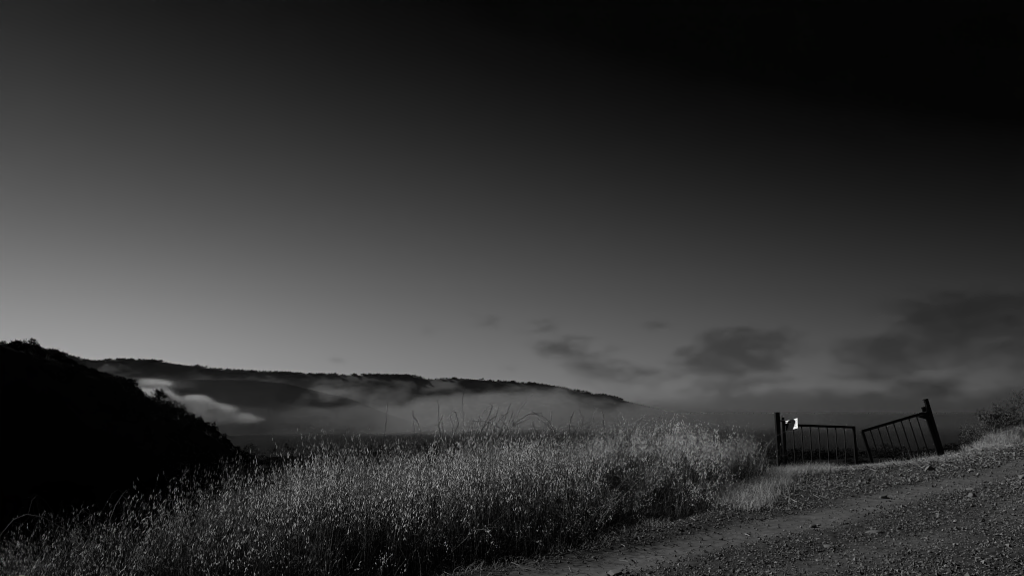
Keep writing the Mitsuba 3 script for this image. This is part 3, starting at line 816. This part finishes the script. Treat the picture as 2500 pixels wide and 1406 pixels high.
RIDGE = [(-3600, 2700, 255), (-2310, 2910, 268), (-1916, 3000, 252), (-1722, 3042, 215), (-1664, 3054, 193), (-1593, 3069, 178), (-1538, 3081, 187), (-1480, 3093, 190), (-1350, 3120, 182), (-1246, 3141, 168), (-1126, 3165, 151), (-1020, 3186, 147),
         (-819, 3225, 139), (-661, 3255, 138), (-500, 3285, 137), (-402, 3303, 134), (-353, 3312, 123), (-287, 3324, 122), (-203, 3339, 128), (-85, 3360, 118), (69, 3387, 109), (155, 3402, 97), (233, 3415, 84), (348, 3435, 64),
         (418, 3447, 55), (463, 3454, 42), (614, 3480, 8), (760, 3505, -30), (900, 3530, -70)]
X, Y, Z, rc = ridge(RIDGE, 760, 91)
put('mountain_ridge', (np.stack([X, Y, Z], -1).reshape(-1, 3), grid_faces(*X.shape)), 'far_land', smooth=True, label='long tree-topped mountain ridge behind the fog', kind='structure')
SPUR = [(-2400, 2200, 90), (-1563, 2280, 95), (-1247, 2340, 92), (-1004, 2384, 88), (-798, 2420, 89), (-680, 2440, 78), (-560, 2460, 48), (-500, 2470, 36), (-377, 2490, -14), (-252, 2510, -56)]
X, Y, Z, sc_ = ridge(SPUR, 520, 95, back=450, rough_=4.0)
put('foothill', (np.stack([X, Y, Z], -1).reshape(-1, 3), grid_faces(*X.shape)), 'wooded_land', smooth=True, label='lower foothill in front of the far ridge, sinking into the fog', kind='structure')

for i in range(4):
    r = np.random.default_rng(900 + i)
    lv = leaves(crown_points(r, 110, (3.6, 3.6, 6.0), 9) + [0, 0, 2.0], r, 0.7, 1.3)
    scene[f'far_tree_kind_{i}'] = {'type': 'shapegroup', 'crown': mikit.ply(lv, 'scrub_leaf'), 'trunk': mikit.ply(tube(np.array([[0, 0, -2], [0, 0, 1.5], [0, 0, 5]]), [0.5, 0.4, 0.2], 4), 'scrub_wood')}
k = 1
for i in range(1100):
    q = rng.uniform(-2100, 470); o = np.argsort(rc[:, 0]); den = meshkit.fbm(np.array([[q / 130.0, 0.3, 0.7]]), 3, 5)[0]
    if rng.uniform() > smooth(0.38, 0.62, den):
        continue
    y, z = np.interp(q, rc[o, 0], rc[o, 1]), np.interp(q, rc[o, 0], rc[o, 2])
    sc = rng.uniform(0.7, 1.6)
    place(f'ridge_trees__{k:03d}', f'far_tree_kind_{rng.integers(4)}', q, y + rng.uniform(-6, 10), z - 3, rng.uniform(0, 6.28), (sc * 2.2, sc * 0.95)); k += 1
tag('ridge_trees', 'tiny trees bristling along the top of the far ridge', kind='stuff')
k = 1
for i in range(900):
    y = 760 + 480 * rng.uniform() ** 1.2; x = rng.uniform(-0.42, 0.75) * y
    den = meshkit.fbm(np.array([[x / 90.0, y / 140.0, 0.7]]), 3, 6)[0]
    if rng.uniform() > smooth(0.35, 0.6, den):
        continue
    sc = rng.uniform(0.8, 2.0)
    place(f'valley_trees__{k:03d}', f'far_tree_kind_{rng.integers(4)}', x, y, FLOOR - 1, rng.uniform(0, 6.28), (sc * 1.5, sc)); k += 1
tag('valley_trees', 'black belt of trees across the near valley floor', kind='stuff')

# ------------------------------------------------------------------ air: a thin haze, and the fog bank lying in the valley
scene['haze_air'] = {'type': 'homogeneous', 'albedo': 0.95, 'sigma_t': 6.0e-6, 'phase': {'type': 'hg', 'g': 0.4}}
scene['haze'] = {'type': 'cube', 'to_world': T().translate([0, 6500, 110]).scale([14500, 10000, 180]), 'bsdf': {'type': 'null'}, 'interior': {'type': 'ref', 'id': 'haze_air'}}
tag('haze', 'thin morning haze over the whole valley', kind='stuff')

FX0, FX1, FY0, FY1, FZ0, FZ1 = -1600.0, 3000.0, 260.0, 3250.0, -66.0, 134.0
nxg, nyg, nzg = 330, 92, 70
zz, yy, xx = np.meshgrid(np.linspace(FZ0, FZ1, nzg), np.linspace(FY0, FY1, nyg), np.linspace(FX0, FX1, nxg), indexing='ij')
P = np.stack([xx / 150, yy / 330, zz / 60], -1)
n1 = meshkit.fbm(P, 4, 21) - 0.5; n2 = meshkit.fbm(P * 2.9 + 5, 4, 22) - 0.5
n3 = meshkit.fbm(np.stack([xx / 44, yy / 160, zz / 26], -1), 2, 27) - 0.5
dens = np.zeros_like(xx)
top = np.interp(xx, [-1600, -900, -681, -477, -205, 0, 109, 200, 300, 463, 600, 751, 1160, 1710, 3000], [-56, -44, -20, -4, 18, 34, 50, 24, 10, 4, 18, 34, 38, 46, 60])
mid = np.interp(xx, [-900, -300, 200], [2330, 2500, 2650])
body = smooth(-1050, 60, yy - mid) ** 2.2 * smooth(620, 150, yy - mid)
amount = np.interp(xx, [-1600, -900, -600, -300, 0, 300, 700, 1200, 3000], [0.06, 0.07, 0.11, 0.70, 1.20, 1.0, 0.36, 0.10, 0.06])
B = np.stack([xx / 120, yy / 900, zz / 260], -1)
puff = 0.22 - np.abs(meshkit.noise(B, 31) - 0.5) + 0.5 * (0.22 - np.abs(meshkit.noise(B * 2.3 + 4, 32) - 0.5))        # rounded, billowing tops
lift = 70 * puff + 40 * n1 + 30 * n2 + 22 * n3
bank = body * smooth(13, -12, zz - top - lift) * amount * np.clip(1 + 2.6 * n1 + 3.0 * n2, 0.1, 3.5)
dens += 0.0062 * np.maximum(bank, 0)
for x, y, z, rx_, ry_, rz, w in ((-842, 1900, 26, 44, 60, 32, 0.040), (-822, 1900, 44, 24, 40, 16, 0.034), (-880, 1890, 4, 50, 60, 28, 0.018), (-745, 1910, 2, 34, 55, 26, 0.022), (-738, 1900, 20, 22, 40, 15, 0.026),
                                (-696, 1930, -4, 26, 55, 20, 0.022), (-650, 1950, -20, 46, 60, 14, 0.014), (-740, 1920, -24, 110, 80, 14, 0.006),
                                (-500, 2300, 38, 60, 70, 20, 0.004), (-540, 2300, 60, 22, 40, 26, 0.004), (-575, 2300, 44, 30, 50, 16, 0.003), (-930, 2150, 66, 80, 60, 16, 0.0016)):
    q = np.sqrt(((xx - x) / rx_) ** 2 + ((yy - y) / ry_) ** 2 + ((zz - z) / rz) ** 2)
    dens += w * smooth(0.45, -0.35, q - 0.78 - 0.9 * n2 - 0.4 * n1 - 0.5 * puff - 1.3 * n3) * np.clip(1 + 2.0 * n2 + 2.4 * n3, 0.15, 2.5)
dens += 0.00026 * smooth(40, -40, zz) * smooth(260, 700, yy) * (1 + 1.5 * n1) * np.interp(xx, [-1200, -300, 600], [0.10, 0.22, 0.75])                 # mist over the floor
dens += np.interp(xx, [-1200, -500, 0], [0.00015, 0.00011, 0.00003]) * smooth(1200, 2300, yy) * smooth(134, 40, zz)
for ax, e in ((xx, (FX0, FX1, 250)), (yy, (FY0, FY1, 90)), (zz, (FZ0 - 100, FZ1, 14))):
    dens *= smooth(e[0], e[0] + e[2], ax) * smooth(e[1], e[1] - e[2], ax)
DM = float(dens.max())
to = T().translate([FX0, FY0, FZ0]).scale([FX1 - FX0, FY1 - FY0, FZ1 - FZ0])
scene['fog_air'] = {'type': 'heterogeneous', 'albedo': 0.66, 'scale': DM, 'phase': {'type': 'hg', 'g': 0.84},
                    'sigma_t': {'type': 'gridvolume', 'grid': mi.VolumeGrid((dens / DM).astype(np.float32)[..., None]), 'to_world': to, 'filter_type': 'trilinear'}}
scene['fog_bank'] = {'type': 'cube', 'to_world': T().translate([(FX0 + FX1) / 2, (FY0 + FY1) / 2, (FZ0 + FZ1) / 2]).scale([(FX1 - FX0) / 2 - 1, (FY1 - FY0) / 2 - 1, (FZ1 - FZ0) / 2 - 1]),
                     'bsdf': {'type': 'null'}, 'interior': {'type': 'ref', 'id': 'fog_air'}, 'exterior': {'type': 'ref', 'id': 'haze_air'}}
tag('fog_bank', 'low fog bank lying in the valley before the far ridge', kind='stuff')
